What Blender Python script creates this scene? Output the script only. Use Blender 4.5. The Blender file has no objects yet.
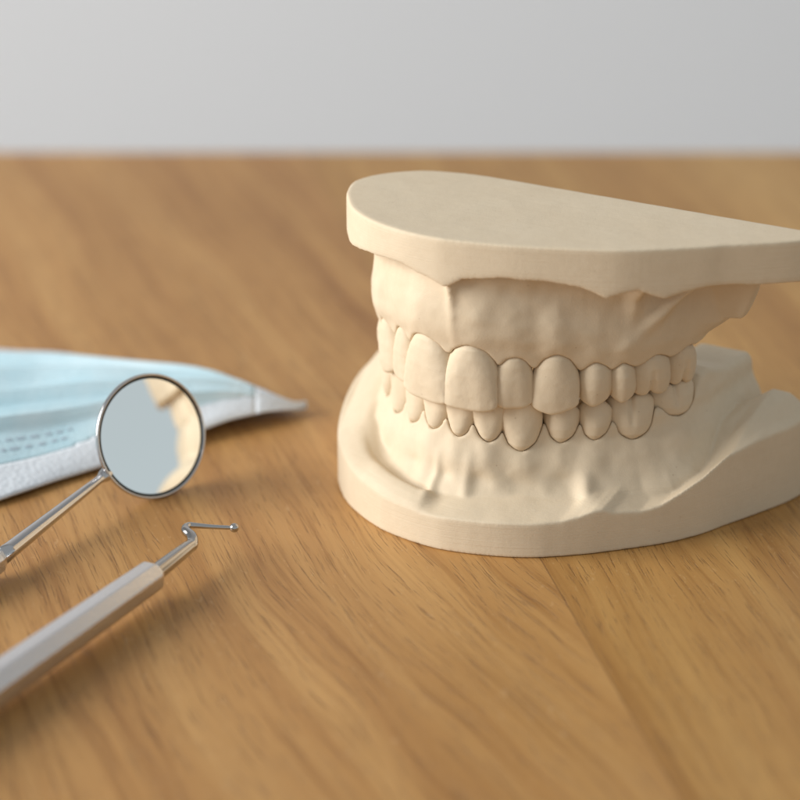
import bpy, math, random
import numpy as np
from mathutils import Vector, Matrix

MM = 0.001
R = math.radians
scene = bpy.context.scene
COL = scene.collection
rng = np.random.default_rng(7)

# ------------------------------------------------------------------ helpers
def tag(o, label=None, cat=None, kind=None, group=None):
    if label: o["label"] = label
    if cat: o["category"] = cat
    if kind: o["kind"] = kind
    if group: o["group"] = group
    return o

def empty(name, loc, rz=0.0):
    o = bpy.data.objects.new(name, None)
    o.empty_display_size = 0.01
    COL.objects.link(o)
    o.location = [c * MM for c in loc]
    o.rotation_euler = (0, 0, rz)
    return o

def mesh_obj(name, verts, faces, mat, parent=None, smooth=True, normals=None, tags=None):
    me = bpy.data.meshes.new(name)
    v = np.asarray(verts, dtype=np.float64) * MM
    me.from_pydata(v.tolist(), [], [list(map(int, f)) for f in faces] if not isinstance(faces, list) else faces)
    me.update()
    if smooth:
        me.polygons.foreach_set("use_smooth", [True] * len(me.polygons))
    if normals is not None:
        me.normals_split_custom_set_from_vertices(np.asarray(normals).tolist())
    me.materials.append(mat)
    o = bpy.data.objects.new(name, me)
    COL.objects.link(o)
    if parent: o.parent = parent
    return o

def smin(a, b, k):
    h = np.maximum(k - np.abs(a - b), 0) / k
    return np.minimum(a, b) - h * h * k * 0.25

def smax(a, b, k):
    return -smin(-a, -b, k)

def sstep(a, b, x):
    t = np.clip((x - a) / (b - a), 0, 1)
    return t * t * (3 - 2 * t)

def lattice_noise(P, scale, seed):
    """smooth value noise on a random lattice; P tuple of equally shaped arrays (mm)"""
    g = np.random.default_rng(seed).uniform(-1, 1, (32, 32, 32)).astype(np.float32)
    idx, fr = [], []
    for c in P:
        q = c / scale + 1000.0
        i = np.floor(q)
        f = q - i
        idx.append(i.astype(np.int32))
        fr.append((f * f * (3 - 2 * f)).astype(np.float32))
    out = 0
    for dx in (0, 1):
        wx = fr[0] if dx else 1 - fr[0]
        for dy in (0, 1):
            wy = fr[1] if dy else 1 - fr[1]
            for dz in (0, 1):
                wz = fr[2] if dz else 1 - fr[2]
                out = out + g[(idx[0] + dx) % 32, (idx[1] + dy) % 32, (idx[2] + dz) % 32] * wx * wy * wz
    return out

def surface_nets(F, org, h):
    """F: 3-D field, negative inside. returns verts (N,3), quads (M,4)"""
    nx, ny, nz = F.shape
    S = F < 0
    c = S[:-1, :-1, :-1]
    anyin = c.copy(); allin = c.copy()
    for d in ((1,0,0),(0,1,0),(0,0,1),(1,1,0),(1,0,1),(0,1,1),(1,1,1)):
        s = S[d[0]:nx-1+d[0], d[1]:ny-1+d[1], d[2]:nz-1+d[2]]
        anyin |= s; allin &= s
    act = anyin & ~allin
    I, J, K = np.nonzero(act)
    idx = -np.ones(act.shape, dtype=np.int64)
    idx[I, J, K] = np.arange(len(I))
    corners = [(a, b, c2) for a in (0, 1) for b in (0, 1) for c2 in (0, 1)]
    val = {cc: F[I + cc[0], J + cc[1], K + cc[2]] for cc in corners}
    acc = np.zeros((len(I), 3)); cnt = np.zeros(len(I))
    for a in corners:
        for ax in range(3):
            if a[ax] == 0:
                b = list(a); b[ax] = 1; b = tuple(b)
                va, vb = val[a], val[b]
                m = (va < 0) != (vb < 0)
                t = np.where(m, va / np.where(m, va - vb, 1), 0)
                p = np.zeros((len(I), 3)) + np.array(a)
                p[:, ax] += t
                acc[m] += p[m]; cnt[m] += 1
    V = (np.stack([I, J, K], 1) + acc / cnt[:, None]) * h + np.array(org)
    quads = []
    for ax in range(3):
        sl0 = [slice(None)] * 3; sl1 = [slice(None)] * 3
        sl0[ax] = slice(0, -1); sl1[ax] = slice(1, None)
        a = S[tuple(sl0)]; b = S[tuple(sl1)]
        X = np.nonzero(a != b)
        i, j, k = X
        flip = a[X]
        o1, o2 = [(1, 2), (2, 0), (0, 1)][ax]
        P = np.stack([i, j, k], 1)
        ok = (P[:, o1] > 0) & (P[:, o2] > 0) & (P[:, o1] < F.shape[o1] - 1) & (P[:, o2] < F.shape[o2] - 1)
        P = P[ok]; flip = flip[ok]
        e1 = np.zeros(3, int); e1[o1] = 1
        e2 = np.zeros(3, int); e2[o2] = 1
        def g(Q): return idx[Q[:, 0], Q[:, 1], Q[:, 2]]
        q = np.stack([g(P - e1 - e2), g(P - e2), g(P), g(P - e1)], 1)
        q[~flip] = q[~flip][:, ::-1]
        quads.append(q)
    return V, np.concatenate(quads)

def vnormals(V, Q):
    n = np.cross(V[Q[:, 2]] - V[Q[:, 0]], V[Q[:, 3]] - V[Q[:, 1]])
    N = np.zeros_like(V)
    for k in range(4): np.add.at(N, Q[:, k], n)
    return N / np.maximum(np.linalg.norm(N, axis=1, keepdims=True), 1e-12)

def lathe(profile, seg=48):
    """profile list of (r, h); axis local z; closed at ends if r=0"""
    V, Fc = [], []
    n = len(profile)
    for (r, h) in profile:
        for s in range(seg):
            a = 2 * math.pi * s / seg
            V.append((r * math.cos(a), r * math.sin(a), h))
    for i in range(n - 1):
        for s in range(seg):
            s2 = (s + 1) % seg
            Fc.append([i * seg + s, i * seg + s2, (i + 1) * seg + s2, (i + 1) * seg + s])
    return V, Fc

def catmull(pts, n=8):
    P = [np.array(p, float) for p in pts]
    P = [2 * P[0] - P[1]] + P + [2 * P[-1] - P[-2]]
    out = []
    for i in range(1, len(P) - 2):
        for k in range(n):
            t = k / n
            out.append(0.5 * ((2 * P[i]) + (-P[i-1] + P[i+1]) * t + (2*P[i-1] - 5*P[i] + 4*P[i+1] - P[i+2]) * t*t + (-P[i-1] + 3*P[i] - 3*P[i+1] + P[i+2]) * t**3))
    out.append(P[-2])
    return out

def tube(pts, radii, seg=20, facets=None, twist=0.0):
    """swept tube through pts (mm); closes both ends"""
    P = [Vector(p) for p in pts]
    n = len(P); V = []; Fc = []
    up = Vector((0, 0, 1))
    S = facets or seg
    for i in range(n):
        t = (P[min(i + 1, n - 1)] - P[max(i - 1, 0)]).normalized()
        side = t.cross(up).normalized(); u2 = side.cross(t).normalized()
        for s in range(S):
            a = 2 * math.pi * s / S + twist
            V.append(tuple(P[i] + (side * math.cos(a) + u2 * math.sin(a)) * radii[i]))
    for i in range(n - 1):
        for s in range(S):
            s2 = (s + 1) % S
            Fc.append([i * S + s, (i + 1) * S + s, (i + 1) * S + s2, i * S + s2])
    Fc.append(list(range(S)))
    Fc.append([(n - 1) * S + s for s in range(S)][::-1])
    return V, Fc

# ------------------------------------------------------------------ materials
class NT:
    def __init__(self, name):
        self.m = bpy.data.materials.new(name); self.m.use_nodes = True
        self.t = self.m.node_tree; self.t.nodes.clear()
        self.out = self.n("ShaderNodeOutputMaterial")
        self.b = self.n("ShaderNodeBsdfPrincipled")
        self.l(self.b.outputs[0], self.out.inputs[0])
    def n(self, typ, **kw):
        nd = self.t.nodes.new(typ)
        for k, v in kw.items():
            if k.startswith("i_"): nd.inputs[k[2:]].default_value = v
            else: setattr(nd, k, v)
        return nd
    def l(self, a, b): self.t.links.new(a, b)
    def put(self, sock, v):
        if hasattr(v, "links"): self.l(v, sock)
        else: sock.default_value = v
    def math(self, op, a, b=None, c=None, clamp=False):
        nd = self.n("ShaderNodeMath", operation=op); nd.use_clamp = clamp
        for i, v in enumerate((a, b, c)):
            if v is not None: self.put(nd.inputs[i], v)
        return nd.outputs[0]
    def coords(self, scale=1000.0, rot=0.0, loc=(0, 0, 0)):
        tc = self.n("ShaderNodeTexCoord")
        mp = self.n("ShaderNodeMapping")
        mp.inputs["Scale"].default_value = (scale,) * 3
        mp.inputs["Rotation"].default_value = (0, 0, rot)
        mp.inputs["Location"].default_value = loc
        self.l(tc.outputs["Object"], mp.inputs[0])
        return mp.outputs[0]
    def noise(self, vec, scale, detail=3, rough=0.5, dist=0.0):
        nd = self.n("ShaderNodeTexNoise")
        self.l(vec, nd.inputs["Vector"])
        nd.inputs["Scale"].default_value = scale
        nd.inputs["Detail"].default_value = detail
        nd.inputs["Roughness"].default_value = rough
        nd.inputs["Distortion"].default_value = dist
        return nd
    def ramp(self, fac, stops):
        nd = self.n("ShaderNodeValToRGB")
        e = nd.color_ramp.elements
        while len(e) > 1: e.remove(e[0])
        e[0].position = stops[0][0]; e[0].color = (*stops[0][1], 1)
        for p, c in stops[1:]:
            k = e.new(p); k.color = (*c, 1)
        self.put(nd.inputs[0], fac)
        return nd.outputs[0]
    def mix(self, fac, a, b, mode="MIX"):
        nd = self.n("ShaderNodeMix", data_type="RGBA", blend_type=mode)
        self.put(nd.inputs[0], fac)
        for s, v in ((nd.inputs[6], a), (nd.inputs[7], b)):
            if hasattr(v, "links"): self.l(v, s)
            else: s.default_value = (*v, 1)
        return nd.outputs[2]
    def bump(self, h, dist, strength=1.0, prev=None):
        nd = self.n("ShaderNodeBump")
        nd.inputs["Strength"].default_value = strength
        nd.inputs["Distance"].default_value = dist
        self.l(h, nd.inputs["Height"])
        if prev is not None: self.l(prev, nd.inputs["Normal"])
        return nd.outputs[0]

def plaster_mat(name, wall):
    t = NT(name)
    v = t.coords()
    big = t.noise(v, 0.09, 3, 0.55)
    mid = t.noise(v, 0.6, 4, 0.6)
    col = t.ramp(big.outputs[0], [(0.3, (0.70, 0.58, 0.420)), (0.7, (0.725, 0.61, 0.450))])
    spk = t.ramp(mid.outputs[0], [(0.35, (0.985, 0.98, 0.97)), (0.65, (1.01, 1.01, 1.01))])
    col = t.mix(1.0, col, spk, "MULTIPLY")
    # tiny air-bubble pits
    vo = t.n("ShaderNodeTexVoronoi"); vo.inputs["Scale"].default_value = 0.42
    t.l(v, vo.inputs["Vector"])
    pit = t.math("LESS_THAN", vo.outputs["Distance"], 0.055)
    sel = t.n("ShaderNodeSeparateColor"); t.l(vo.outputs["Color"], sel.inputs[0])
    pit = t.math("MULTIPLY", pit, t.math("GREATER_THAN", sel.outputs[0], 0.6))
    col = t.mix(t.math("MULTIPLY", pit, 0.35), col, (0.42, 0.30, 0.18))
    t.l(col, t.b.inputs["Base Color"])
    t.b.inputs["Roughness"].default_value = 0.62
    t.b.inputs["Specular IOR Level"].default_value = 0.32
    fine = t.noise(v, 3.2, 5, 0.62)
    h = t.math("ADD", t.math("MULTIPLY", fine.outputs[0], 0.036), t.math("MULTIPLY", mid.outputs[0], 0.05))
    h = t.math("SUBTRACT", h, t.math("MULTIPLY", pit, 0.10))
    if wall:
        # horizontal scratches left by the trimming wheel
        mp = t.n("ShaderNodeMapping"); mp.inputs["Scale"].default_value = (0.03, 0.03, 4.2)
        t.l(v, mp.inputs[0])
        sc = t.noise(mp.outputs[0], 1.0, 4, 0.7)
        h = t.math("ADD", h, t.math("MULTIPLY", sc.outputs[0], 0.08))
        mp2 = t.n("ShaderNodeMapping"); mp2.inputs["Scale"].default_value = (0.05, 1.6, 0.2)
        mp2.inputs["Rotation"].default_value = (0, 0, R(20))
        t.l(v, mp2.inputs[0])
        sc2 = t.noise(mp2.outputs[0], 1.0, 3, 0.6)
        h = t.math("ADD", h, t.math("MULTIPLY", sc2.outputs[0], 0.035))
    t.l(t.bump(h, 0.001, 0.8), t.b.inputs["Normal"])
    return t.m

def metal_mat(name, col, rough, brushed=False):
    t = NT(name)
    t.b.inputs["Base Color"].default_value = (*col, 1)
    t.b.inputs["Metallic"].default_value = 1.0
    v = t.coords()
    n = t.noise(v, 1.4, 4, 0.6)
    t.l(t.math("MULTIPLY_ADD", n.outputs[0], 0.12, rough - 0.06), t.b.inputs["Roughness"])
    if brushed:
        n2 = t.noise(v, 1.7, 4, 0.65)
        t.l(t.bump(n2.outputs[0], 0.00012, 0.8), t.b.inputs["Normal"])
    return t.m

def simple_mat(name, col, rough, spec=0.4, bump=None):
    t = NT(name)
    t.b.inputs["Roughness"].default_value = rough
    t.b.inputs["Specular IOR Level"].default_value = spec
    v = t.coords()
    n = t.noise(v, 0.35, 4, 0.6)
    c = t.mix(n.outputs[0], tuple(x * 0.94 for x in col), tuple(min(1, x * 1.05) for x in col))
    t.l(c, t.b.inputs["Base Color"])
    if bump:
        n2 = t.noise(v, bump[0], 3, 0.6)
        t.l(t.bump(n2.outputs[0], bump[1] * MM, 0.7), t.b.inputs["Normal"])
    return t.m

PLASTER_BASE = plaster_mat("trimmed_plaster", True)
PLASTER = plaster_mat("plaster", False)
CHROME = metal_mat("chrome", (0.56, 0.56, 0.57), 0.12)
DARKCHROME = metal_mat("polished_steel", (0.50, 0.49, 0.48), 0.12)
STEEL = metal_mat("satin_steel", (0.80, 0.80, 0.82), 0.24, True)

# ------------------------------------------------------------------ the arch
AU = [-31.2,-30.8,-29.6,-27.8,-25.7,-23.0,-19.8,-16,-12,-8,-4.3,0,4.3,8,12,16,20,24.2,28.6,31.9,34.3,35.9,36.2]
AV = [62,38,29,23,18,13.4,9.8,6.8,4,1.6,.2,-.3,.2,1.6,4,6.8,9.6,12.8,17,22,28,38,62]
arch = np.array(catmull(list(zip(AU, AV)), 10))
_L = np.concatenate([[0], np.cumsum(np.linalg.norm(np.diff(arch, axis=0), axis=1))])
_q = np.arange(0, _L[-1], 0.3)
arch = np.stack([np.interp(_q, _L, arch[:, 0]), np.interp(_q, _L, arch[:, 1])], 1)
_k = np.exp(-(np.arange(-12, 13) / 5.0) ** 2); _k /= _k.sum()
_pad = np.concatenate([np.repeat(arch[:1], 12, 0), arch, np.repeat(arch[-1:], 12, 0)])
arch = np.stack([np.convolve(_pad[:, i], _k, "valid") for i in (0, 1)], 1)[8:-8]
seg = np.linalg.norm(np.diff(arch, axis=0), axis=1)
S_ARC = np.concatenate([[0], np.cumsum(seg)])
i0 = int(np.argmin(np.abs(arch[:, 0]) + np.abs(arch[:, 1] + 0.3)))
S_ARC -= S_ARC[i0]
TAN = np.gradient(arch, axis=0); TAN /= np.linalg.norm(TAN, axis=1, keepdims=True)

def arch_pt(s):
    return np.array([np.interp(s, S_ARC, arch[:, 0]), np.interp(s, S_ARC, arch[:, 1])])
def arch_tan(s):
    t = np.array([np.interp(s, S_ARC, TAN[:, 0]), np.interp(s, S_ARC, TAN[:, 1])])
    return t / np.linalg.norm(t)
def s_of_u(u):
    """arc length of the arch point whose u is given (monotonic in u)"""
    return float(np.interp(u, arch[:, 0], S_ARC))

def arch_field(u, v):
    """signed distance to arch (outside = labial positive) and arc length"""
    shp = u.shape
    P = np.stack([u.ravel(), v.ravel()], 1)
    d = np.empty(len(P)); s = np.empty(len(P))
    for a in range(0, len(P), 4000):
        q = P[a:a+4000]
        D = (q[:, None, 0] - arch[None, :, 0]) ** 2 + (q[:, None, 1] - arch[None, :, 1]) ** 2
        k = np.argmin(D, 1)
        rel = q - arch[k]
        t = TAN[k]
        along = (rel * t).sum(1)
        side = rel[:, 0] * t[:, 1] - rel[:, 1] * t[:, 0]     # outside: towards -v at the front
        d[a:a+4000] = np.where(np.abs(side) > 0.6, np.sign(side) * np.sqrt(D[np.arange(len(k)), k]), side)
        s[a:a+4000] = S_ARC[k] + along
    return d.reshape(shp), s.reshape(shp)

def poly_field(poly, u, v):
    """signed distance to closed polygon, negative inside"""
    poly = np.array(poly); n = len(poly)
    P = np.stack([u.ravel(), v.ravel()], 1)
    best = np.full(len(P), 1e9); inside = np.zeros(len(P), bool)
    for i in range(n):
        a = poly[i]; b = poly[(i + 1) % n]; e = b - a
        w = P - a
        t = np.clip((w @ e) / max(e @ e, 1e-9), 0, 1)
        best = np.minimum(best, ((w - t[:, None] * e) ** 2).sum(1))
        c = (a[1] > P[:, 1]) != (b[1] > P[:, 1])
        xi = a[0] + (P[:, 1] - a[1]) / (b[1] - a[1] + 1e-12) * e[0]
        inside ^= c & (P[:, 0] < xi)
    d = np.sqrt(best)
    return np.where(inside, -d, d).reshape(u.shape)

# ------------------------------------------------------------------ teeth
# kind, u-left, u-right on the labial arch, tip z, gum apex z, face offset d
UPPER = [
 ("central", -10.5, -0.55, 24.1, 36.9, 0.25), ("lateral", -16.1, -10.4, 25.0, 35.6, -0.1), ("canine", -21.3, -16.0, 23.9, 35.0, 0.1),
 ("premolar", -24.4, -21.3, 24.6, 33.0, -0.6), ("premolar", -26.6, -24.4, 24.9, 32.5, -0.6), ("molar", -29.2, -26.6, 25.2, 33.2, -.5), ("molar", -30.4, -29.2, 25.6, 33.0, -0.6),
 ("central", -0.5, 8.55, 24.1, 36.7, 0.25), ("lateral", 8.65, 14.4, 24.7, 34.8, -0.25), ("canine", 14.5, 20.95, 23.4, 35.1, 0.4),
 ("premolar", 20.65, 25.4, 24.2, 33.1, 0.0), ("premolar", 25.5, 28.9, 24.5, 32.6, 0.0), ("molar", 29.0, 33.2, 25.2, 33.4, 0.2), ("molar", 33.25, 35.2, 25.6, 33.6, -0.1),
]
LOWER = [
 ("lincisor", -7.9, -1.95, 26.2, 18.3, 2.4), ("lincisor", -13.9, -7.9, 26.2, 17.4, 2.4), ("lcanine", -19.4, -13.9, 26.4, 16.8, 2.2),
 ("lpremolar", -22.8, -19.4, 26.0, 17.6, 2.2), ("lpremolar", -25.0, -22.8, 26.0, 18.0, 2.2), ("lmolar", -28.6, -25.0, 26.0, 18.0, 2.0), ("lmolar", -30.4, -28.6, 26.6, 19.6, 2.0),
 ("lincisor", -1.9, 3.75, 26.2, 18.2, 2.4), ("lincisor", 3.8, 9.3, 26.2, 17.9, 2.4), ("lcanine", 9.35, 15.1, 26.4, 16.6, 1.9),
 ("lpremolar", 15.1, 20.3, 26.0, 17.7, 2.0), ("lpremolar", 20.4, 25.1, 26.0, 18.0, 2.1), ("lmolar", 25.2, 31.0, 26.0, 17.5, 2.0), ("lmolar", 31.1, 34.8, 26.7, 20.0, 2.2),
]
# t: 0 = biting edge, 1 = gum apex
PROF = {
 "central":  ([-.1, 0, .12, .35, .6, .78, .9, 1.0, 1.06, 1.3], [.95, .97, 1.0, 1.0, .94, .83, .68, .44, .26, .15]),
 "lateral":  ([-.1, 0, .12, .35, .6, .78, .9, 1.0, 1.06, 1.3], [.88, .92, .98, 1.0, .94, .82, .66, .42, .26, .15]),
 "canine":   ([-.1, 0, .08, .2, .38, .6, .78, .9, 1.0, 1.06, 1.3], [.70, .80, .90, .97, 1.0, .97, .86, .70, .44, .26, .15]),
 "premolar": ([-.1, 0, .08, .22, .4, .6, .8, .92, 1.0, 1.06, 1.3], [.40, .54, .72, .93, 1.0, .98, .90, .74, .48, .28, .15]),
 "molar":    ([-.1, 0, .1, .3, .6, .8, .92, 1.0, 1.08, 1.3], [.90, .92, .97, 1.0, .95, .86, .70, .50, .34, .2]),
 "lincisor": ([-.1, 0, .3, .5, .7, .85, .95, 1.0, 1.05, 1.3], [.97, .99, 1.0, .97, .88, .74, .57, .43, .26, .1]),
 "lcanine":  ([-.1, 0, .15, .4, .6, .78, .9, 1.0, 1.05, 1.3], [.5, .7, .9, 1.0, .99, .92, .80, .58, .36, .12]),
 "lpremolar":([-.1, 0, .12, .35, .6, .78, .9, 1.0, 1.05, 1.3], [.6, .75, .92, 1.0, .98, .89, .76, .54, .32, .12]),
 "lmolar":   ([-.1, 0, .1, .35, .6, .8, .92, 1.0, 1.06, 1.3], [.94, .96, 1.0, 1.0, .96, .87, .74, .56, .36, .2]),
}
DEPTH = {"central": 6.5, "lateral": 5.8, "canine": 7.5, "premolar": 8.6, "molar": 10.0,
         "lincisor": 5.6, "lcanine": 7.0, "lpremolar": 7.4, "lmolar": 9.4}

class Tooth:
    def __init__(self, spec, seed):
        self.kind, uL, uR, self.zi, self.za, self.off = spec
        sL, sR = s_of_u(uL), s_of_u(uR)
        self.sL, self.sR = sL, sR
        self.sc = (sL + sR) / 2
        pL, pR = arch_pt(sL), arch_pt(sR)
        self.t = (pR - pL) / np.linalg.norm(pR - pL)
        rt = {"central": 3, "lateral": 1, "canine": 5, "premolar": 14, "molar": 9, "lincisor": 0, "lcanine": 3, "lpremolar": 12, "lmolar": 6}[self.kind]
        rt = R(rt if uL > -2.5 else -rt)
        self.t = np.array([self.t[0] * math.cos(rt) + self.t[1] * math.sin(rt), self.t[1] * math.cos(rt) - self.t[0] * math.sin(rt)])
        self.nin = np.array([-self.t[1], self.t[0]])          # inward
        mid = (pL + pR) / 2
        k = arch_pt(self.sc)
        lower = self.kind.startswith("l") and self.kind != "lateral"
        if lower:      # the lower row is the arch moved backwards
            pL = pL + np.array([0, self.off]); pR = pR + np.array([0, self.off]); mid = (pL + pR) / 2; k = k + np.array([0, self.off])
            kk = np.argmin(((arch - k) ** 2).sum(1)); self.sc = S_ARC[kk]
            self.sL = S_ARC[np.argmin(((arch - pL) ** 2).sum(1))]; self.sR = S_ARC[np.argmin(((arch - pR) ** 2).sum(1))]
            self.off = 0.0
        # face tangent to the arch: sagitta compensated
        sag = (mid - k) @ self.nin
        self.o = mid - self.nin * (sag * 0.75 + self.off)
        self.lower = lower
        shrink = 0.0
        if lower:   # teeth sit on a smaller inner curve: width measured there
            hw = np.linalg.norm(pR - pL) / 2
            self.w = hw * 1.08
        else:
            self.w = np.linalg.norm(pR - pL) / 2 * (1.15 if self.kind == "premolar" else 1.10)
        self.H = abs(self.za - self.zi)
        self.sgn = 1.0 if self.za > self.zi else -1.0
        self.seed = seed
        r = np.random.default_rng(seed)
        self.tilt = r.uniform(-0.03, 0.03)
        self.jit = r.uniform(-0.12, 0.12)
    def field(self, u, v, z):
        x = (u - self.o[0]) * self.t[0] + (v - self.o[1]) * self.t[1]
        y = (u - self.o[0]) * self.nin[0] + (v - self.o[1]) * self.nin[1]
        y = y - self.jit
        q = (z - self.zi) * self.sgn
        t = q / self.H
        x = x - self.tilt * q
        ts, ws = PROF[self.kind]
        w = np.interp(t, ts, ws) * self.w
        big = DEPTH[self.kind]
        k = self.kind
        # labial face depth below the arch line, as function of t
        if k in ("central", "lateral", "canine"):
            yf = np.interp(t, [-.1, 0, .25, .55, .8, .93, 1.0, 1.1, 1.3], [.75, .55, .15, 0, .12, .35, .8, 1.9, 3.0])
            yb = np.interp(t, [-.1, 0, .2, .5, .8, 1.0, 1.3], [2.2, 2.5, 3.2, 4.6, big, big, big - 1])
            nx = 2.3
        elif k in ("lincisor", "lcanine"):
            yf = np.interp(t, [-.1, 0, .3, .6, .8, .93, 1.0, 1.1, 1.3], [.35, .3, .25, .1, .0, .1, .45, 1.3, 2.4])
            yb = np.interp(t, [-.1, 0, .2, .5, .8, 1.0, 1.3], [1.9, 2.2, 2.9, 4.2, big, big, big - 1])
            nx = 2.15
        elif k in ("molar", "premolar"):
            yf = np.interp(t, [-.1, 0, .15, .45, .7, .9, 1.0, 1.1, 1.3], [1.8, 1.3, .75, .1, 0, .3, .85, 1.8, 3.0])
            yb = yf * 0 + big
            nx = 2.1
        else:
            yf = np.interp(t, [-.1, 0, .15, .45, .7, .9, 1.0, 1.1, 1.3], [2.4, 1.9, 1.1, .3, 0, .2, .75, 1.6, 2.6])
            yb = yf * 0 + big
            nx = 2.1
        yc = (yf + yb) / 2; wy = np.maximum((yb - yf) / 2, 0.3)
        # lobes: shallow vertical flutes on the face, buccal groove on molars
        w_ = np.maximum(w, 0.15)
        xx = np.abs(x) / w_
        if k in ("molar", "lmolar"):
            g = np.exp(-((x + 0.1 * self.w) / 0.55) ** 2) * np.clip(1.05 - t * 1.35, 0, 1) * 1.0
            yy = np.abs(y - g - yc) / wy
        elif k in ("canine", "premolar", "lcanine", "lpremolar"):
            ridge = 0.22 * np.exp(-((x) / (0.33 * self.w)) ** 2) * np.clip(1.1 - t * 0.8, 0, 1)
            yy = np.abs(y + ridge * 0.6 - yc) / wy
        else:
            fl = 0.05 * np.cos(x / self.w * 2 * np.pi * 1.15) * np.clip(1 - t, 0, 1)
            yy = np.abs(y - fl - yc) / wy
        rr = (xx ** nx + yy ** nx) ** (1 / nx)
        f = (rr - 1) * np.minimum(w_, wy) * 0.95
        # biting surface
        if k == "central":
            cut = 0.05 + 0.5 * (np.abs(x) / self.w) ** 4
        elif k == "lateral":
            cut = 0.9 * (np.abs(x) / self.w) ** 3
        elif k == "canine":
            cut = np.sqrt((1.9 * np.abs(x + 0.12 * self.w) / self.w) ** 2 + 0.35) * 0.9 - 0.35
        elif k in ("premolar", "lpremolar"):
            cut = np.sqrt((1.5 * np.abs(x) / self.w) ** 2 + 0.04) + 1.6 * np.exp(-((y - big * 0.5) / 1.3) ** 2)
        elif k in ("molar", "lmolar"):
            xs = x + 0.1 * self.w
            cusp = 0.9 * (1 - np.abs(np.sin(np.pi * xs / self.w / 1.05)))
            cut = cusp + 0.4 * (np.abs(x) / self.w) ** 4 + 1.5 * np.exp(-((y - big * 0.5) / 1.6) ** 2)
        elif k == "lincisor":
            cut = 0.2 * (np.abs(x) / self.w) ** 4
        else:
            cut = 1.4 * np.abs(x) / self.w
        if k in ("molar", "premolar"):
            cut = cut + 1.5 * sstep(2.0, 4.5, y) * 0 + 1.1 * sstep(1.8, 4.0, y)
        f = smax(f, cut - q, 0.9)
        f = smax(f, q - self.H - 3.0, 0.5)
        return f
    def bounds(self):
        pad = 1.2
        ex = self.w + pad
        C = [self.o + self.t * a + self.nin * b for a in (-ex, ex) for b in (-1.6, DEPTH[self.kind] + 1.0)]
        C = np.array(C)
        z0, z1 = (self.zi - 1.0, self.za + 4) if self.sgn > 0 else (self.za - 4, self.zi + 1.0)
        return (C[:, 0].min(), C[:, 1].min(), z0), (C[:, 0].max(), C[:, 1].max(), z1)

def grid(lo, hi, h):
    ax = [np.arange(lo[i], hi[i] + h, h) for i in range(3)]
    return ax, [a.astype(np.float64) for a in np.meshgrid(*ax, indexing="ij", sparse=True)]

def build_tooth(T, parent, zoff, h, label=None):
    lo, hi = T.bounds()
    ax, (u, v, z) = grid(lo, hi, h)
    f = T.field(u, v, z)
    U_, V_, Z_ = np.broadcast_arrays(u, v, z)
    f = f + 0.05 * lattice_noise((U_, V_, Z_), 2.1, 11) + 0.02 * lattice_noise((U_, V_, Z_), 0.8, 12)
    V, Q = surface_nets(f, lo, h)
    V = V - np.array([0, 0, zoff])
    return mesh_obj("tooth", V, Q, PLASTER, parent)

def ilerp(x, xs, ys): return np.interp(x, xs, ys)

def margin_funcs(teeth):
    T = sorted(teeth, key=lambda t: t.sc)
    sc = [t.sc for t in T]; za = [t.za for t in T]
    bound = [T[0].sL] + [(a.sR + b.sL) / 2 for a, b in zip(T[:-1], T[1:])] + [T[-1].sR]
    return T, sc, za, bound

def carve(F, teeth, axes, gap, k=0.6):
    """cut each tooth, grown by gap, out of the gum field"""
    for T in teeth:
        lo, hi = T.bounds()
        sl = []
        for i in range(3):
            a = np.searchsorted(axes[i], lo[i]); b = np.searchsorted(axes[i], hi[i])
            sl.append(slice(a, b))
        if any(s.stop <= s.start for s in sl): continue
        u, v, z = np.meshgrid(axes[0][sl[0]], axes[1][sl[1]], axes[2][sl[2]], indexing="ij", sparse=True)
        f = T.field(u, v, z)
        sub = F[tuple(sl)]
        F[tuple(sl)] = smax(sub, gap - f, k)
    return F

def relax(V, Q, it=2, lam=0.5, mask=None):
    if mask is not None:
        lam = lam * mask[:, None]; Q = Q[(mask[Q] > 0).any(1)]
    for _ in range(it):
        acc = np.zeros_like(V); cnt = np.zeros(len(V))
        for a, b in ((0, 1), (1, 2), (2, 3), (3, 0)):
            np.add.at(acc, Q[:, a], V[Q[:, b]]); np.add.at(cnt, Q[:, a], 1)
            np.add.at(acc, Q[:, b], V[Q[:, a]]); np.add.at(cnt, Q[:, b], 1)
        V = V + lam * (acc / np.maximum(cnt, 1)[:, None] - V)
    return V

def smi(x, xs, ys, sig=0.55):
    """linear table, rounded off"""
    t = np.linspace(xs[0] - 3, xs[-1] + 3, 900); y = np.interp(t, xs, ys)
    st = t[1] - t[0]; n = int(3 * sig / st) + 1
    k = np.exp(-(np.arange(-n, n + 1) * st / sig) ** 2 / 2); k /= k.sum()
    y = np.convolve(np.pad(y, n, mode="edge"), k, "valid")
    return np.interp(x, t, y)

def split_build(V, Q, isbase, parent, zoff, name_a, name_b):
    N = vnormals(V, Q)
    V = V - np.array([0, 0, zoff])
    fb = isbase[Q].sum(1) >= 2
    for nm, sel, mat in ((name_a, fb, PLASTER_BASE), (name_b, ~fb, PLASTER)):
        q = Q[sel]
        used, inv = np.unique(q.ravel(), return_inverse=True)
        mesh_obj(nm, V[used], inv.reshape(-1, 4), mat, parent, normals=N[used])

# ------------------------------------------------------------------ casts
MID = (8.167, -2.079)
ROT = -R(31)

def closed(pts, n=8):
    P = pts[-2:] + pts + pts[:3]
    c = catmull(P, n)
    return c[2 * n: (2 + len(pts)) * n]

H_G = 0.27
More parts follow.
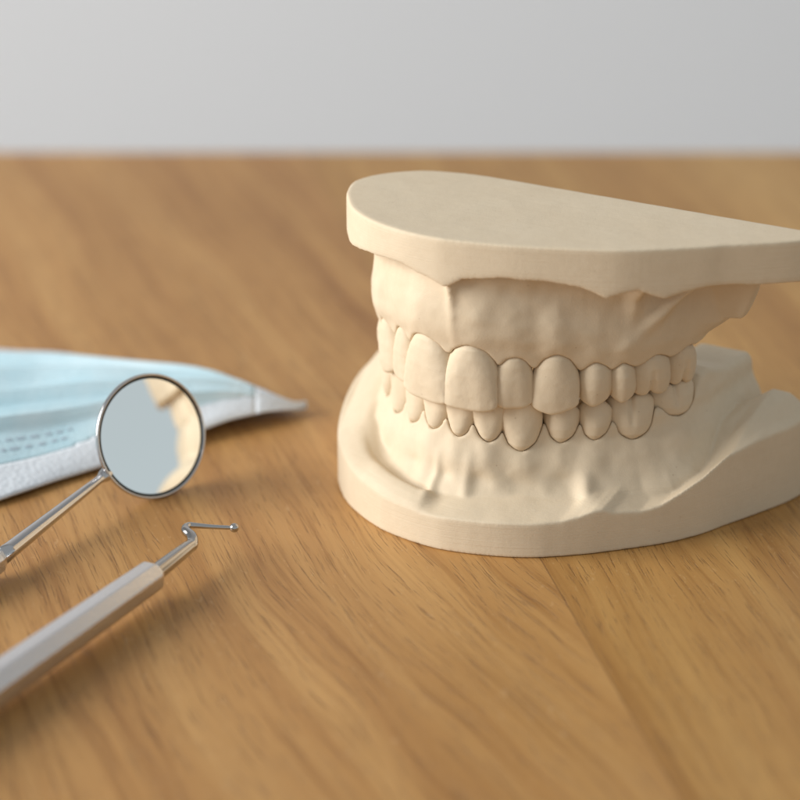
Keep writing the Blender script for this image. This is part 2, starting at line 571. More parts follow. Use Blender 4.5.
# ---- upper
up_t = [Tooth(s, 100 + i) for i, s in enumerate(UPPER)]
slab_pts = [(-30.2,18.3),(-28.4,12.6),(-26.4,9.3),(-21.7,3.6),(-15.3,-.6),(-7.9,-2.9),(-2,-3.5),(2.3,-3.2),(9,-1.6),(15.9,.7),(26.8,5.4),(32.6,8.9),(40.7,15.6),(44.3,19.0),(48.6,22.6),(53,26.6),(55.6,30),(55.2,32.4),(52,33.4),
            (38.2,33.4),(24.6,33.4),(12.7,33.4),(-3.8,33.4),(-12,33.2),(-17.5,32.2),(-23.2,30),(-28.2,24.8)]
slab_poly = closed(slab_pts, 6)
ze_u = ([-31,-23.8,-15.4,-7.8,-2.4,1.1,2.6,4.6,11.1,18.4,20.7,23.9,25.6,27.8,30,32.3,35.2,36.3,37.6,40.3,43.2,50],
        [48.6,48.6,50.1,50.1,48.9,47.5,48.0,49.4,50.1,50.1,49.7,49.2,48.4,47.2,48.1,48.8,47.4,47.0,47.6,48.5,48.9,48.6])

def build_upper():
    root = empty("upper_dental_cast", (MID[0], MID[1], 24.0), ROT)
    tag(root, "cream plaster cast of the upper teeth, its thick flat slab on top", "dental cast")
    T, sc, za, bd = margin_funcs(up_t)
    lo = (-33, -7, 27.0); hi = (58, 37.5, 58.2)
    ax, (u, v, z) = grid(lo, hi, H_G)
    u2, v2 = u[:, :, 0], v[:, :, 0]
    u2, v2 = np.broadcast_arrays(u2, v2)
    d2, s2 = arch_field(u2, v2)
    p2 = poly_field(slab_poly, u2, v2)
    d = d2[:, :, None]; s = s2[:, :, None]; p = p2[:, :, None]
    # papilla height between teeth: lowest gum point
    pap_s = bd; pap_z = [33.2, 32.6, 32.2, 32.0, 32.3, 32.9, 33.1, 34.1, 32.6, 32.2, 31.7, 31.5, 31.8, 32.3, 33.6]
    zap = np.interp(s, [-90] + sc + [90], [za[0]] + za + [za[-1] + 2])
    zpap = np.interp(s, [-90] + pap_s + [pap_s[-1] + 4, 90], [pap_z[0] + 4] + pap_z + [38, 50])
    q = z - zap
    Lg = smi(q, [-5, -3.4, -2.2, -1, 0, 1.2, 3, 6, 9, 12, 14], [-2.2, -1.4, -1.1, -.8, -.4, .1, .6, .75, .35, 0.0, 0.3])
    # roots show as soft vertical swellings
    bump = 0
    for t in T:
        amp = {"canine": 0.85, "central": .5, "lateral": .3, "premolar": .35, "molar": .35}[t.kind]
        bump = bump + amp * np.exp(-((s - t.sc) / (0.40 * (t.sR - t.sL))) ** 2)
    fade = sstep(-2.5, 1.5, q) * (1 - sstep(5, 11, q))
    Lg = Lg + (bump - 0.42) * fade
    rear = sstep(26, 40, s)
    Lg = Lg + rear * np.interp(z, [32, 35, 38, 45, 50], [0, .6, 3.2, 4.2, 5.0]) * sstep(26, 33, v)
    # labial frenum fold at the midline
    fr = np.exp(-((s - 1.2 + (z - 47) * 0.03) / 0.95) ** 2) * np.interp(z, [36, 39, 43, 46, 48, 52], [0, .15, .35, .8, 1.7, 2.0])
    fr2 = np.exp(-((s - 33.5) / 1.3) ** 2) * np.interp(z, [38, 42, 45, 47, 50], [0, .3, 1.4, 3.4, 5])
    fr3 = np.exp(-((s - 42 - (z - 46) * .9) / 2.0) ** 2) * np.interp(z, [35, 39, 43, 46, 50], [0, .7, 2.2, 4.0, 6.0])
    Lg = Lg + fr + fr2 + fr3
    U_, V_, Z_ = np.broadcast_arrays(u, v, z)
    nz = lattice_noise((U_, V_, Z_), 3.6, 3)
    nz2 = lattice_noise((U_, V_, Z_), 1.5, 4)
    ridge = smax(d - Lg, -(d + 11.5 + (z - 34) * .2), 2.0)
    ridge = smax(ridge, (zpap - 0.35) - z, 1.1)
    ridge = smax(ridge, z - 54, .5) + nz * 0.22 * sstep(-1, 3, q) + nz2 * 0.06
    ze = np.interp(u, *ze_u)
    inset = np.clip(-p, 0, 20)
    trough = 2.4 * sstep(-0.6, 3.0, inset) * (1 - sstep(27, 31, v)) - sstep(28.5, 31.5, v) * 9.5 * sstep(20, 30, s) * (1 - sstep(42, 47, u))
    roof = ze + trough + 0.12 * nz
    slab = smax(p, roof - z, 0.5)
    F = smin(ridge, smax(smax(slab, p, .2), roof - z, .2), 1.1)
    # palate vault closes the inside
    pal = smax(d + 8, 43.0 - z, 2.0)
    F = smin(F, pal, 3.0)
    F = smax(F, p + 0.02 * lattice_noise((U_, V_, Z_ * 0.15), 2.5, 8), 0.22)
    F = smax(F, z - 57.03 + 0.03 * nz, 0.25)
    F = carve(F, up_t, ax, 0.04)
    V, Q = surface_nets(F, lo, H_G)
    zev = np.interp(V[:, 0], *ze_u)
    pv = poly_field(slab_poly, V[:, 0], V[:, 1])
    V = relax(V, Q)
    pv = poly_field(slab_poly, V[:, 0], V[:, 1])
    V = relax(V, Q, 30, 0.5, ((pv > -1.6) & (V[:, 2] > 45) & (V[:, 2] < 53)).astype(float))
    V = relax(V, Q, 6, 0.5, ((pv > -1.0) & (V[:, 2] > 55.5)).astype(float))
    isb = (V[:, 2] > zev + 0.9) | ((pv > -0.5) & (V[:, 2] > 40) & (V[:, 2] > zev - 0.35))
    split_build(V, Q, isb, root, 24.0, "base", "gum")
    for t in up_t:
        build_tooth(t, root, 24.0, 0.17 if t.sc > -28 else 0.35)
    return root

# ---- lower
lo_t = [Tooth(s, 300 + i) for i, s in enumerate(LOWER)]
base_pts = [(-36,34),(-35,26),(-32.5,17),(-29.1,9.7),(-23.1,2.6),(-16.9,-2),(-11,-5),(-5.7,-6.5),(0,-7.1),(5,-6.8),(12,-4.9),(18.4,-1.9),(24,2.4),(28.1,6.4),(35.8,15.1),(40,22),(42.8,29.2),(45.8,37),(48.4,44.5),(49,51),(45.5,54.5),
            (25,55),(4,55),(-15,55),(-31,53),(-36,46)]
base_poly = closed(base_pts, 6)
zb_u = ([-36,-33,-31,-29,-23,-14,-6,-1,5,10,18,22.4,25,27,28.2,29.6,33,35.6,36.7,40,42.4,45,49],
        [15.5,13.0,11.0,9.3,7.9,7.4,6.7,6.3,6.6,6.6,6.7,6.9,7.5,8.4,8.5,7.7,7.2,7.8,8.5,11.1,14.0,15,15.5])

def build_lower():
    root = empty("lower_dental_cast", (MID[0], MID[1], 0.0), ROT)
    tag(root, "cream plaster cast of the lower teeth on a rounded base standing on the table", "dental cast")
    T, sc, za, bd = margin_funcs(lo_t)
    lo = (-38, -9.5, -0.6); hi = (51, 57, 28.5)
    ax, (u, v, z) = grid(lo, hi, H_G)
    u2, v2 = np.broadcast_arrays(u[:, :, 0], v[:, :, 0])
    d2, s2 = arch_field(u2, v2)
    p2 = poly_field(base_poly, u2, v2)
    d = d2[:, :, None]; s = s2[:, :, None]; p = p2[:, :, None]
    pap_z = [21.4, 21.6, 21.2, 21.0, 21.0, 21.2, 21.7, 22.0, 22.0, 21.8, 21.4, 21.0, 21.2, 22.4, 23.0]
    zap = np.interp(s, [-90] + sc + [90], [za[0]] + za + [za[-1]])
    e = bd[-1]
    zpap = np.interp(s, [-90, bd[0] - 10, bd[0] - 4] + bd + [e + 3, e + 6, e + 9, e + 13, 110], [10, 18, 25] + pap_z + [25.4, 25.8, 24.8, 23.8, 22.5])
    q = zap - z
    Lg = smi(q, [-6, -3.6, -2.4, -1, 0, 1.2, 3, 5, 6.5, 8, 9.5, 12], [-4.2, -3.5, -3.05, -3.0, -2.7, -2.1, -1.25, -.9, -.75, -.2, .7, 1.2])
    Lg = Lg + np.interp(s, [0, 8, 16, 24, 30, 40, 46], [0, 0, 1.2, 1.6, 2.0, 2.0, 0]) * smi(q, [4, 8.5], [0, 1], 0.8)
    tu = np.interp(s, S_ARC, TAN[:, 0])
    Lg = Lg + 2.0 * (1 - tu)
    rear = sstep(34, 48, s)
    Lg = Lg + .6 * rear * np.interp(q, [-3, 0, 3, 6, 9], [0.2, .5, 1.0, 2.2, 3.4])
    bump = 0
    for t in T:
        amp = {"lcanine": 0.8, "lincisor": .45, "lpremolar": .4, "lmolar": .3}[t.kind]
        bump = bump + amp * np.exp(-((s - t.sc) / (0.36 * (t.sR - t.sL))) ** 2)
    fade = sstep(-2.5, 1.5, q) * (1 - sstep(4.5, 9, q))
    Lg = Lg + (bump - 0.40) * fade
    # hollows over the roots near the fold, frenum folds
    Lg = Lg - 0.7 * np.exp(-((z - 10.8) / 1.7) ** 2) * sstep(-14, -8, s) * (0.5 + 0.5 * np.cos(s * 2 * np.pi / 7.5 + 1.0)) * (1 - sstep(24, 30, s))
    fr = 0.5 * np.exp(-((s - 4.2) / 1.1) ** 2) * np.interp(z, [8, 10, 15, 18], [1.4, 1.1, .5, 0])
    fr = fr + 0.8 * np.exp(-((s + 2.2) / 0.9) ** 2) * np.interp(z, [7, 10, 13, 16], [1.4, 1.2, .5, 0])
    fr = fr + 1.5 * np.exp(-((s - 25.5) / 1.5) ** 2) * np.interp(z, [7, 10, 13, 16], [1.6, 1.1, .3, 0])
    Lg = Lg + fr
    U_, V_, Z_ = np.broadcast_arrays(u, v, z)
    nz = lattice_noise((U_, V_, Z_), 3.4, 5)
    nz2 = lattice_noise((U_, V_, Z_), 1.4, 6)
    ridge = smax(d - Lg, -(d + 13.0 + (18 - z) * .15), 2.2)
    ridge = smax(ridge, z - (zpap + 0.3), 1.3)
    ridge = ridge + nz * 0.22 * sstep(-1, 3, q) + nz2 * 0.06
    # base and its sloping shelf
    ze = np.interp(u, *zb_u)
    zleft = 9.3 + np.clip(v - 10, 0, 40) * 0.27
    wl = 1 - sstep(-29, -16, u)
    ze = ze * (1 - wl) + np.maximum(ze, zleft) * wl
    ins = np.clip(-p, 0, 30)
    left = (1 - sstep(-4.5, 1.5, u)) * sstep(-25, -13, u)
    leftback = 1 - sstep(-25, -13, u)
    lip = np.interp(ins, [0, .8, 2.0, 3.0, 3.6, 4.2, 5.0, 6.5, 8], [0.0, 1.1, 2.0, 2.45, 2.5, 2.2, 1.3, 1.2, 2.0])
    shelf = np.interp(ins, [0, 2, 5, 7, 9, 12], [0.0, .55, 1.5, 2.1, 2.6, 3.0])
    shelf = shelf * (1 - leftback) + leftback * np.interp(ins, [0, 1.2, 3, 6, 10], [0.0, 1.2, 2.6, 4.6, 7.0])
    top = ze + shelf * (1 - left) + lip * left
    fold = 0.9 * np.exp(-((u + 2.0) / 1.1) ** 2) * np.interp(ins, [0, 1.5, 3, 5, 8], [0, .3, .7, .9, .5])
    fold = fold + 0.9 * np.exp(-((u - 26.0 + ins * .3) / 1.5) ** 2) * np.interp(ins, [0, 1.5, 4, 8], [0, .3, 1.2, 1.4])
    rearfill = sstep(26, 38, v) * sstep(20, 30, u)
    top = top + rearfill * np.interp(ins, [0, 1.5, 4, 8, 12], [0, .8, 3.0, 5.0, 6.0])
    inner = sstep(-12, -16, d)
    top = (top + fold) * (1 - inner) + 9.0 * inner
    basef = (z - top) * 0.92 + 0.07 * nz
    F = smin(ridge, basef, 0.5)
    F = smax(F, p + 0.05 * lattice_noise((U_, V_, Z_ * 0.15), 2.5, 9), 0.35)
    F = smax(F, 0.02 - z, 0.25)
    F = carve(F, lo_t, ax, 0.04)
    V, Q = surface_nets(F, lo, H_G)
    V = relax(V, Q)
    pv = poly_field(base_poly, V[:, 0], V[:, 1])
    dv, sv = arch_field(V[:, 0], V[:, 1])
    isb = (pv > -0.3) | ((V[:, 2] < 12.0) & (dv > 2.2)) | (V[:, 2] < 5) | (dv < -14)
    split_build(V, Q, isb, root, 0.0, "base", "gum")
    for t in lo_t:
        build_tooth(t, root, 0.0, 0.17 if t.sc > -28 else 0.35)
    return root

build_upper()
build_lower()

# ------------------------------------------------------------------ table
def wood_mat():
    t = NT("oak_boards")
    # boards run 11.3 degrees off the view direction; p along the board, q across
    tc = t.n("ShaderNodeTexCoord")
    sep = t.n("ShaderNodeSeparateXYZ"); t.l(tc.outputs["Object"], sep.inputs[0])
    a = R(11.35)
    X = t.math("MULTIPLY", sep.outputs[0], 1000.0); Y = t.math("MULTIPLY", sep.outputs[1], 1000.0)
    q = t.math("ADD", t.math("MULTIPLY", X, math.cos(a)), t.math("MULTIPLY", Y, math.sin(a)))
    p = t.math("SUBTRACT", t.math("MULTIPLY", Y, math.cos(a)), t.math("MULTIPLY", X, math.sin(a)))
    q0 = 25.5 * math.cos(a) - 16.2 * math.sin(a)
    W = 96.0
    qn = t.math("DIVIDE", t.math("SUBTRACT", q, q0), W)
    idx = t.math("FLOOR", qn)
    frac = t.math("FRACT", qn)
    wn = t.n("ShaderNodeTexWhiteNoise", noise_dimensions="1D")
    t.l(t.math("ADD", idx, 17.3), wn.inputs["W"])
    rs = t.n("ShaderNodeSeparateColor"); t.l(wn.outputs["Color"], rs.inputs[0])
    # warp of the growth rings, different in each board
    def comb(x, y, z):
        c = t.n("ShaderNodeCombineXYZ"); t.put(c.inputs[0], x); t.put(c.inputs[1], y); t.put(c.inputs[2], z)
        return c.outputs[0]
    off = t.math("MULTIPLY", idx, 37.7)
    warp = t.noise(comb(t.math("MULTIPLY", q, 0.016), t.math("MULTIPLY", p, 0.0062), off), 1.0, 2, 0.45)
    warp2 = t.noise(comb(t.math("MULTIPLY", q, 0.07), t.math("MULTIPLY", p, 0.018), off), 1.0, 2, 0.5)
    # only the boards left of the seam show the cathedral figure
    flat = t.math("LESS_THAN", idx, -0.5)
    amp = t.math("MULTIPLY_ADD", flat, 13.0, 8.0)
    qw = t.math("ADD", q, t.math("MULTIPLY", t.math("SUBTRACT", warp.outputs[0], 0.5), amp))
    qw = t.math("ADD", qw, t.math("MULTIPLY", t.math("SUBTRACT", warp2.outputs[0], 0.5), 3.5))
    qw = t.math("SUBTRACT", qw, t.math("MULTIPLY", t.math("MULTIPLY", p, flat), -0.16))
    bands = t.noise(comb(t.math("MULTIPLY", qw, 0.10), t.math("MULTIPLY", p, 0.0022), off), 1.0, 5, 0.62)
    fine = t.noise(comb(t.math("MULTIPLY", qw, 0.75), t.math("MULTIPLY", p, 0.022), off), 1.0, 4, 0.65)
    pores = t.noise(comb(t.math("MULTIPLY", qw, 2.6), t.math("MULTIPLY", p, 0.10), off), 1.0, 3, 0.6)
    blotch = t.noise(comb(t.math("MULTIPLY", q, 0.03), t.math("MULTIPLY", p, 0.012), off), 1.0, 3, 0.5)
    col = t.ramp(bands.outputs[0], [(0.30, (0.345, 0.162, 0.046)), (0.47, (0.445, 0.232, 0.074)), (0.60, (0.50, 0.275, 0.094)), (0.75, (0.55, 0.318, 0.118))])
    fc = t.ramp(fine.outputs[0], [(0.30, (0.68, 0.60, 0.50)), (0.48, (1, 1, 1)), (0.72, (1.10, 1.11, 1.12))])
    col = t.mix(0.8, col, fc, "MULTIPLY")
    bl = t.ramp(blotch.outputs[0], [(0.3, (0.90, 0.87, 0.83)), (0.7, (1.06, 1.06, 1.06))])
    col = t.mix(1.0, col, bl, "MULTIPLY")
    pr = t.ramp(pores.outputs[0], [(0.58, (0, 0, 0)), (0.67, (1, 1, 1))])
    col = t.mix(t.math("MULTIPLY", pr, 0.55), col, (0.22, 0.105, 0.036))
    # ray flecks: short pale dashes
    fl = t.noise(comb(t.math("MULTIPLY", q, 0.9), t.math("MULTIPLY", p, 0.35), off), 1.0, 2, 0.5, 1.2)
    flm = t.ramp(fl.outputs[0], [(0.66, (0, 0, 0)), (0.72, (1, 1, 1))])
    col = t.mix(t.math("MULTIPLY", flm, 0.28), col, (0.66, 0.43, 0.22))
    # board tone
    tone = t.mix(rs.outputs[0], (0.95, 0.92, 0.88), (1.04, 1.05, 1.08))
    col = t.mix(1.0, col, tone, "MULTIPLY")
    right = t.math("GREATER_THAN", idx, -0.5)
    col = t.mix(t.math("MULTIPLY", right, 1.0), col, t.mix(1.0, col, (1.02, 1.06, 1.02), "MULTIPLY"))
    # seam line
    dist = t.math("MULTIPLY", t.math("MINIMUM", frac, t.math("SUBTRACT", 1.0, frac)), W)
    seam = t.math("LESS_THAN", dist, 0.13)
    col = t.mix(t.math("MULTIPLY", seam, 0.55), col, (0.16, 0.075, 0.028))
    t.l(col, t.b.inputs["Base Color"])
    t.l(t.math("MULTIPLY_ADD", pores.outputs[0], 0.18, 0.40), t.b.inputs["Roughness"])
    t.b.inputs["Specular IOR Level"].default_value = 0.42
    h = t.math("MULTIPLY", fine.outputs[0], 0.05)
    h = t.math("SUBTRACT", h, t.math("MULTIPLY", pr, 0.07))
    h = t.math("SUBTRACT", h, t.math("MULTIPLY", seam, 0.15))
    t.l(t.bump(h, 0.001, 1.0), t.b.inputs["Normal"])
    return t.m

def box(lo, hi):
    x0, y0, z0 = lo; x1, y1, z1 = hi
    V = [(x0,y0,z0),(x1,y0,z0),(x1,y1,z0),(x0,y1,z0),(x0,y0,z1),(x1,y0,z1),(x1,y1,z1),(x0,y1,z1)]
    Fc = [[0,3,2,1],[4,5,6,7],[0,1,5,4],[1,2,6,5],[2,3,7,6],[3,0,4,7]]
    return V, Fc
V, Fc = box((-700, -420, -28), (700, 243, 0))
tb = mesh_obj("tabletop", V, Fc, wood_mat(), smooth=False)
bv = tb.modifiers.new("bevel", "BEVEL"); bv.width = 0.002; bv.segments = 3
tag(tb, "oiled oak tabletop of wide boards under the casts and instruments", kind="structure")

wt = simple_mat("grey_wall_paint", (0.88, 0.87, 0.875), 0.8, 0.2, (0.4, 0.2))
V, Fc = box((-2600, 900, -750), (2600, 960, 1700))
tag(mesh_obj("wall", V, Fc, wt, smooth=False), "plain light grey wall far behind the table", kind="structure")
V, Fc = box((-2600, -1500, -780), (2600, 900, -750.5))
tag(mesh_obj("floor", V, Fc, simple_mat("grey_floor", (0.5, 0.5, 0.51), 0.6, 0.3), smooth=False), "pale grey floor under the table", kind="structure")

# ------------------------------------------------------------------ dental mirror
MC = Vector((-46.5, 16.0, 11.25))
PSI, TAU = R(38.5), R(17.5)
nrm = Vector((math.sin(PSI) * math.cos(TAU), -math.cos(PSI) * math.cos(TAU), math.sin(TAU)))
xax = Vector((0, 0, 1)).cross(nrm).normalized(); yax = nrm.cross(xax)
def disc_world(pts):
    return [tuple(MC - Vector((MC.x, MC.y, 0)) + xax * x + yax * y + nrm * z) for x, y, z in pts]
mroot = empty("dental_mirror", (MC.x, MC.y, 0))
tag(mroot, "round chrome-rimmed mouth mirror standing in front of the blue mask", "dental mirror")
RO = 11.75
prof = [(0.0, -2.3), (8.5, -2.25), (10.3, -1.9), (10.95, -1.3), (11.2, -0.5), (RO, 0.0), (RO, 0.38), (RO - 0.10, 0.52), (RO - 0.28, 0.58), (RO - 0.45, 0.52), (RO - 0.52, 0.36), (RO - 0.54, 0.10)]
V, Fc = lathe(prof, 128)
mesh_obj("bezel", disc_world(V), Fc, CHROME, mroot)
gm = NT("mirror_glass"); gm.b.inputs["Metallic"].default_value = 1; gm.b.inputs["Base Color"].default_value = (0.93, 0.965, 0.97, 1); gm.b.inputs["Roughness"].default_value = 0.015
V, Fc = lathe([(0.0, 0.22), (6, 0.22), (RO - 0.62, 0.22), (RO - 0.70, 0.12), (RO - 0.70, 0.0)], 128)
mesh_obj("mirror_glass", disc_world(V), Fc, gm.m, mroot, smooth=False)
V, Fc = lathe([(RO - 1.0, 0.24), (RO - 0.70, 0.30), (RO - 0.50, 0.30), (RO - 0.48, 0.05)], 128)
mesh_obj("gasket", disc_world(V), Fc, simple_mat("dark_gasket", (0.03, 0.035, 0.035), 0.5), mroot)
# stem leaves from the lower left of the head
ang = R(205)
loc0 = MC - Vector((MC.x, MC.y, 0))
att = loc0 + (xax * math.cos(ang) + yax * math.sin(ang)) * (RO - 0.9) - nrm * 1.1
sd = Vector((-4.7, -9.0, -0.9)).normalized()
st = [att, att + sd * 1.2, att + sd * 2.4, att + sd * 3.8, att + sd * 8, att + sd * 20, att + sd * 34]
ra = [1.35, 1.25, .85, .80, .95, 1.25, 1.6]
pts = catmull([tuple(x) for x in st], 5); rr = [r[0] for r in catmull([(x,) for x in ra], 5)]
V, Fc = tube(pts, rr, 20)
mesh_obj("stem", V, Fc, CHROME, mroot)
e0 = att + sd * 34
hd = Vector((-22, -34, -1.5)).normalized()
st = [e0, e0 + hd * 1.5, e0 + hd * 4, e0 + hd * 60, e0 + hd * 95]
pts = [tuple(x) for x in st]
V, Fc = tube(pts, [1.7, 2.6, 2.9, 3.0, 2.9], 8, facets=8, twist=R(22.5))
mesh_obj("handle", V, Fc, STEEL, mroot, smooth=False)

# ------------------------------------------------------------------ ball-ended instrument
ball = Vector((-29.4, -11.5, 5.2)); k1 = Vector((-37.4, -13.0, 6.3)); k2 = Vector((-36.3, -18.3, 5.2))
h0 = Vector((-42.3, -29.6, 4.6)); hend = Vector((-59.4, -60.5, 4.2))
hdir = (hend - h0).normalized()
proot = empty("dental_burnisher", (h0.x, h0.y, 0))
tag(proot, "steel hand instrument with a bent neck, a tiny ball tip and a faceted handle", "dental instrument")
def rel(o, L): return [tuple(Vector(p) - Vector((o.x, o.y, 0))) for p in L]
ctrl = [h0, h0 + (k2 - h0) * .5, h0 + (k2 - h0) * .88, k2, k2 + Vector((-.25, 2.0, .55)), k1 + Vector((-.35, -1.4, -.2)), k1, k1 + Vector((1.2, .35, -.12)), k1 + (ball - k1) * .5, ball]
rad = [1.6, 1.4, 1.2, 1.08, .95, .82, .66, .52, .42, .36]
pts = catmull([tuple(x) for x in ctrl], 8); rr = [r[0] for r in catmull([(x,) for x in rad], 8)]
V, Fc = tube(rel(h0, pts), rr, 18)
mesh_obj("shank", V, Fc, DARKCHROME, proot)
import bmesh
bm = bmesh.new(); bmesh.ops.create_uvsphere(bm, u_segments=28, v_segments=18, radius=0.84)
V = [tuple(v.co + ball - Vector((h0.x, h0.y, 0))) for v in bm.verts]; Fc = [[v.index for v in f.verts] for f in bm.faces]; bm.free()
mesh_obj("ball_tip", V, Fc, DARKCHROME, proot)
hs = h0 - hdir * 0.6
V, Fc = tube(rel(h0, [hs, hs + hdir * .1, hs + hdir * 1.3, hs + hdir * 60, hs + hdir * 100]), [1.9, 2.4, 3.0, 3.8, 3.9], 8, facets=8, twist=R(22.5))
hh = mesh_obj("handle", V, Fc, STEEL, proot, smooth=False)
bv = hh.modifiers.new("bevel", "BEVEL"); bv.width = 0.0003; bv.segments = 2

# ------------------------------------------------------------------ mask
def mask():
    root = empty("surgical_mask", (-60, 50, 0))
    tag(root, "pale blue pleated surgical mask lying on the table behind the dental mirror", "face mask")
    NA, NB = 150, 90
    Tp = catmull([(-175, 100), (-130, 98), (-86, 89), (-70, 84.5), (-42, 70), (-28, 59.5), (-21, 55), (-19, 55)], 20)
    Bp = catmull([(-150, -45), (-112, -22), (-74, 10), (-62, 21), (-46, 34), (-34, 43.5), (-25, 49), (-19, 54)], 20)
    def at(C, a):
        C = np.array(C); L = np.concatenate([[0], np.cumsum(np.linalg.norm(np.diff(C, axis=0), axis=1))]); L /= L[-1]
        return np.stack([np.interp(a, L, C[:, 0]), np.interp(a, L, C[:, 1])], -1)
    a = np.linspace(0, 1, NA); b = np.linspace(0, 1, NB)
    T_, B_ = at(Tp, a), at(Bp, a)
    A, Bb = np.meshgrid(a, b, indexing="ij")
    P = T_[:, None, :] * (1 - Bb[..., None]) + B_[:, None, :] * Bb[..., None]
    pinch = 1 - sstep(0.80, 1.0, A)
    z = 1.2 + 5.0 * np.sin(np.pi * np.clip(Bb, 0, 1)) ** 0.8 * (0.35 + 0.65 * pinch) 
    # stepped pleats running the length of the mask
    for c in (0.22, 0.38, 0.54, 0.70):
        ph = (Bb - c)
        z = z + pinch * (1.3 * np.exp(-(ph / 0.012) ** 2) * 0 + 2.4 * sstep(-0.07, 0.0, ph) * (1 - sstep(0.0, 0.012, ph)))
    z = z + 0.9 * np.sin(A * 31 + Bb * 5) * np.sin(Bb * 9 + 1) * 0.4 + 1.6 * sstep(0.80, 0.90, A) * (1 - sstep(0.93, 1.0, A)) * (0.3 + 0.7 * Bb)
    z = z + 0.5 * sstep(.84, 1.0, Bb) * sstep(.55, .9, A)
    V = np.stack([P[..., 0] + 60, P[..., 1] - 50, np.maximum(z, 0.4)], -1).reshape(-1, 3)
    def idx(i, j): return i * NB + j
    sets = {"hem": [], "panel": [], "binding": [], "nose_strip": []}
    for i in range(NA - 1):
        for j in range(NB - 1):
            f = [idx(i, j), idx(i, j + 1), idx(i + 1, j + 1), idx(i + 1, j)]
            am, bmid = a[i], b[j]
            if am > 0.925: sets["binding"].append(f)
            elif bmid < 0.10 + 0.22 * max(0, am - 0.5): sets["nose_strip"].append(f)
            elif bmid > 0.86 - 0.62 * max(0, am - 0.66): sets["hem"].append(f)
            else: sets["panel"].append(f)
    white = NT("white_nonwoven"); v = white.coords()
    n = white.noise(v, 1.6, 3, 0.6)
    white.l(white.ramp(n.outputs[0], [(0.3, (0.66, 0.72, 0.78)), (0.7, (0.76, 0.80, 0.85))]), white.b.inputs["Base Color"])
    white.b.inputs["Roughness"].default_value = 0.85
    vo = white.n("ShaderNodeTexVoronoi"); vo.inputs["Scale"].default_value = 0.9; white.l(v, vo.inputs["Vector"])
    white.l(white.bump(vo.outputs[0], 0.00015, 0.6), white.b.inputs["Normal"])
    blue = NT("blue_nonwoven"); v = blue.coords()
    n = blue.noise(v, 0.06, 3, 0.55)
    blue.l(blue.ramp(n.outputs[0], [(0.3, (0.46, 0.68, 0.77)), (0.7, (0.64, 0.78, 0.84))]), blue.b.inputs["Base Color"])
    blue.b.inputs["Roughness"].default_value = 0.85
    n2 = blue.noise(v, 1.1, 4, 0.6)
    blue.l(blue.bump(n2.outputs[0], 0.0003, 0.6), blue.b.inputs["Normal"])
    for nm, fs in sets.items():
        used, inv = np.unique(np.array(fs).ravel(), return_inverse=True)
        o = mesh_obj(nm, V[used], inv.reshape(-1, 4), blue.m if nm == "panel" else white.m, root)
        sm = o.modifiers.new("thick", "SOLIDIFY"); sm.thickness = 0.0006; sm.offset = -1
    # small grey print near the lower hem: two rows of dashes
    Vp, Fp = [], []
    rr_ = random.Random(4)
    def surf(aa, bb):
        i = min(int(aa * (NA - 1)), NA - 2); j = min(int(bb * (NB - 1)), NB - 2)
        fa = aa * (NA - 1) - i; fb = bb * (NB - 1) - j
        G = V.reshape(NA, NB, 3)
        return (G[i, j] * (1-fa) * (1-fb) + G[i+1, j] * fa * (1-fb) + G[i, j+1] * (1-fa) * fb + G[i+1, j+1] * fa * fb)
    for row, b0 in enumerate((0.755, 0.80)):
        aa = 0.30
        while aa < 0.66:
            w = rr_.uniform(0.006, 0.012)
            c = [surf(aa, b0), surf(aa, b0 + .012), surf(aa + w, b0 + .012), surf(aa + w, b0)]
            k = len(Vp)
            Vp += [tuple(x + np.array([0, 0, .12])) for x in c]; Fp.append([k, k + 1, k + 2, k + 3])
            aa += w + rr_.uniform(0.004, 0.010)
    o = mesh_obj("print", Vp, Fp, simple_mat("grey_print", (0.42, 0.52, 0.60), 0.8), root, smooth=False)
mask()

# ------------------------------------------------------------------ light
w = bpy.data.worlds.new("World"); scene.world = w; w.use_nodes = True
bg = w.node_tree.nodes["Background"]
bg.inputs[1].default_value = 1.0
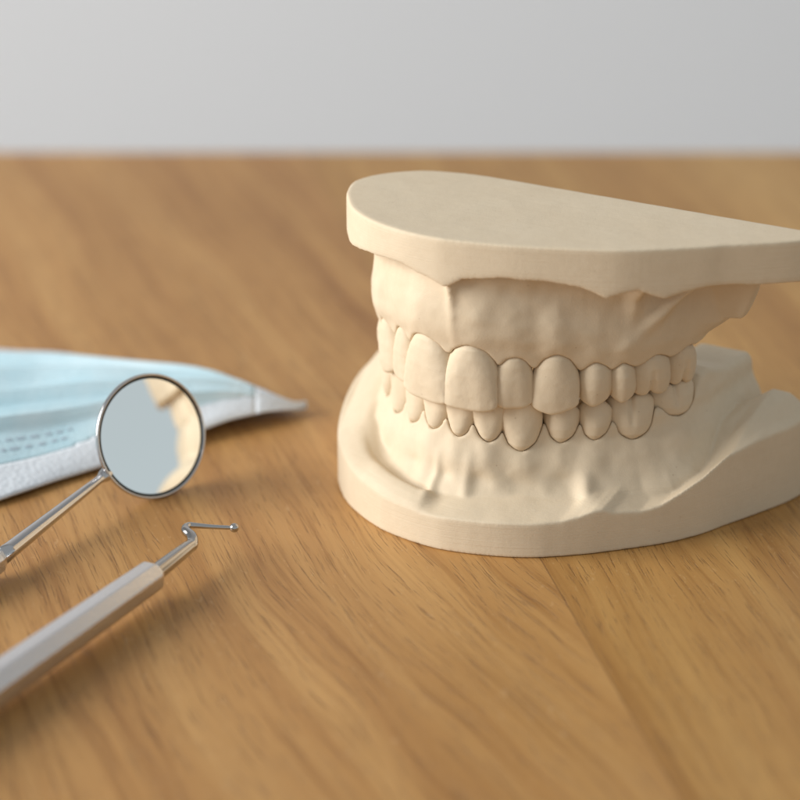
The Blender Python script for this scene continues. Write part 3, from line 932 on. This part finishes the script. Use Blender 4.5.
# the room around the table: pale ceiling and upper walls, dimmer below eye level
nt = w.node_tree
tc = nt.nodes.new("ShaderNodeTexCoord"); sx = nt.nodes.new("ShaderNodeSeparateXYZ"); nt.links.new(tc.outputs["Generated"], sx.inputs[0])
rm = nt.nodes.new("ShaderNodeValToRGB"); e = rm.color_ramp.elements
mr = nt.nodes.new("ShaderNodeMapRange"); mr.inputs["From Min"].default_value = -1; mr.inputs["From Max"].default_value = 1
nt.links.new(sx.outputs[2], mr.inputs[0]); nt.links.new(mr.outputs[0], rm.inputs[0])
e[0].position = 0.42; e[0].color = (0.06, 0.055, 0.05, 1)
e[1].position = 0.55; e[1].color = (0.52, 0.575, 0.59, 1)
e2 = e.new(0.78); e2.color = (0.40, 0.42, 0.43, 1)
nt.links.new(rm.outputs[0], bg.inputs[0])

def area(name, loc, target, size, power, col):
    l = bpy.data.lights.new(name, "AREA"); l.shape = "RECTANGLE"; l.size, l.size_y = size; l.energy = power; l.color = col
    o = bpy.data.objects.new(name, l); COL.objects.link(o)
    o.location = [c * MM for c in loc]
    o.rotation_euler = (Vector(target) - Vector(loc)).to_track_quat("-Z", "Y").to_euler()
    return o
area("window_light", (-850, -90, 370), (0, 0, 20), (0.62, 0.5), 12.4, (1.0, 0.975, 0.94))

# ------------------------------------------------------------------ camera
TH = R(22); D = 450.0
cam = bpy.data.cameras.new("camera"); co = bpy.data.objects.new("camera", cam); COL.objects.link(co)
fw = Vector((0, math.cos(TH), -math.sin(TH)))
co.location = (Vector((0, 0, 25)) - fw * D) * MM
co.rotation_euler = (math.pi / 2 - TH, 0, 0)
cam.sensor_width = 36; cam.lens = 36 * 2520 / 800
cam.clip_start = 0.02; cam.clip_end = 20
cam.dof.use_dof = True
cam.dof.focus_distance = 0.447
cam.dof.aperture_fstop = 10.5
scene.camera = co
scene.view_settings.view_transform = "Standard"; scene.view_settings.look = "None"
scene.view_settings.exposure = 0.0; scene.view_settings.gamma = 1.0
scene.cycles.max_bounces = 8; scene.cycles.diffuse_bounces = 5
scene.cycles.use_denoising = True
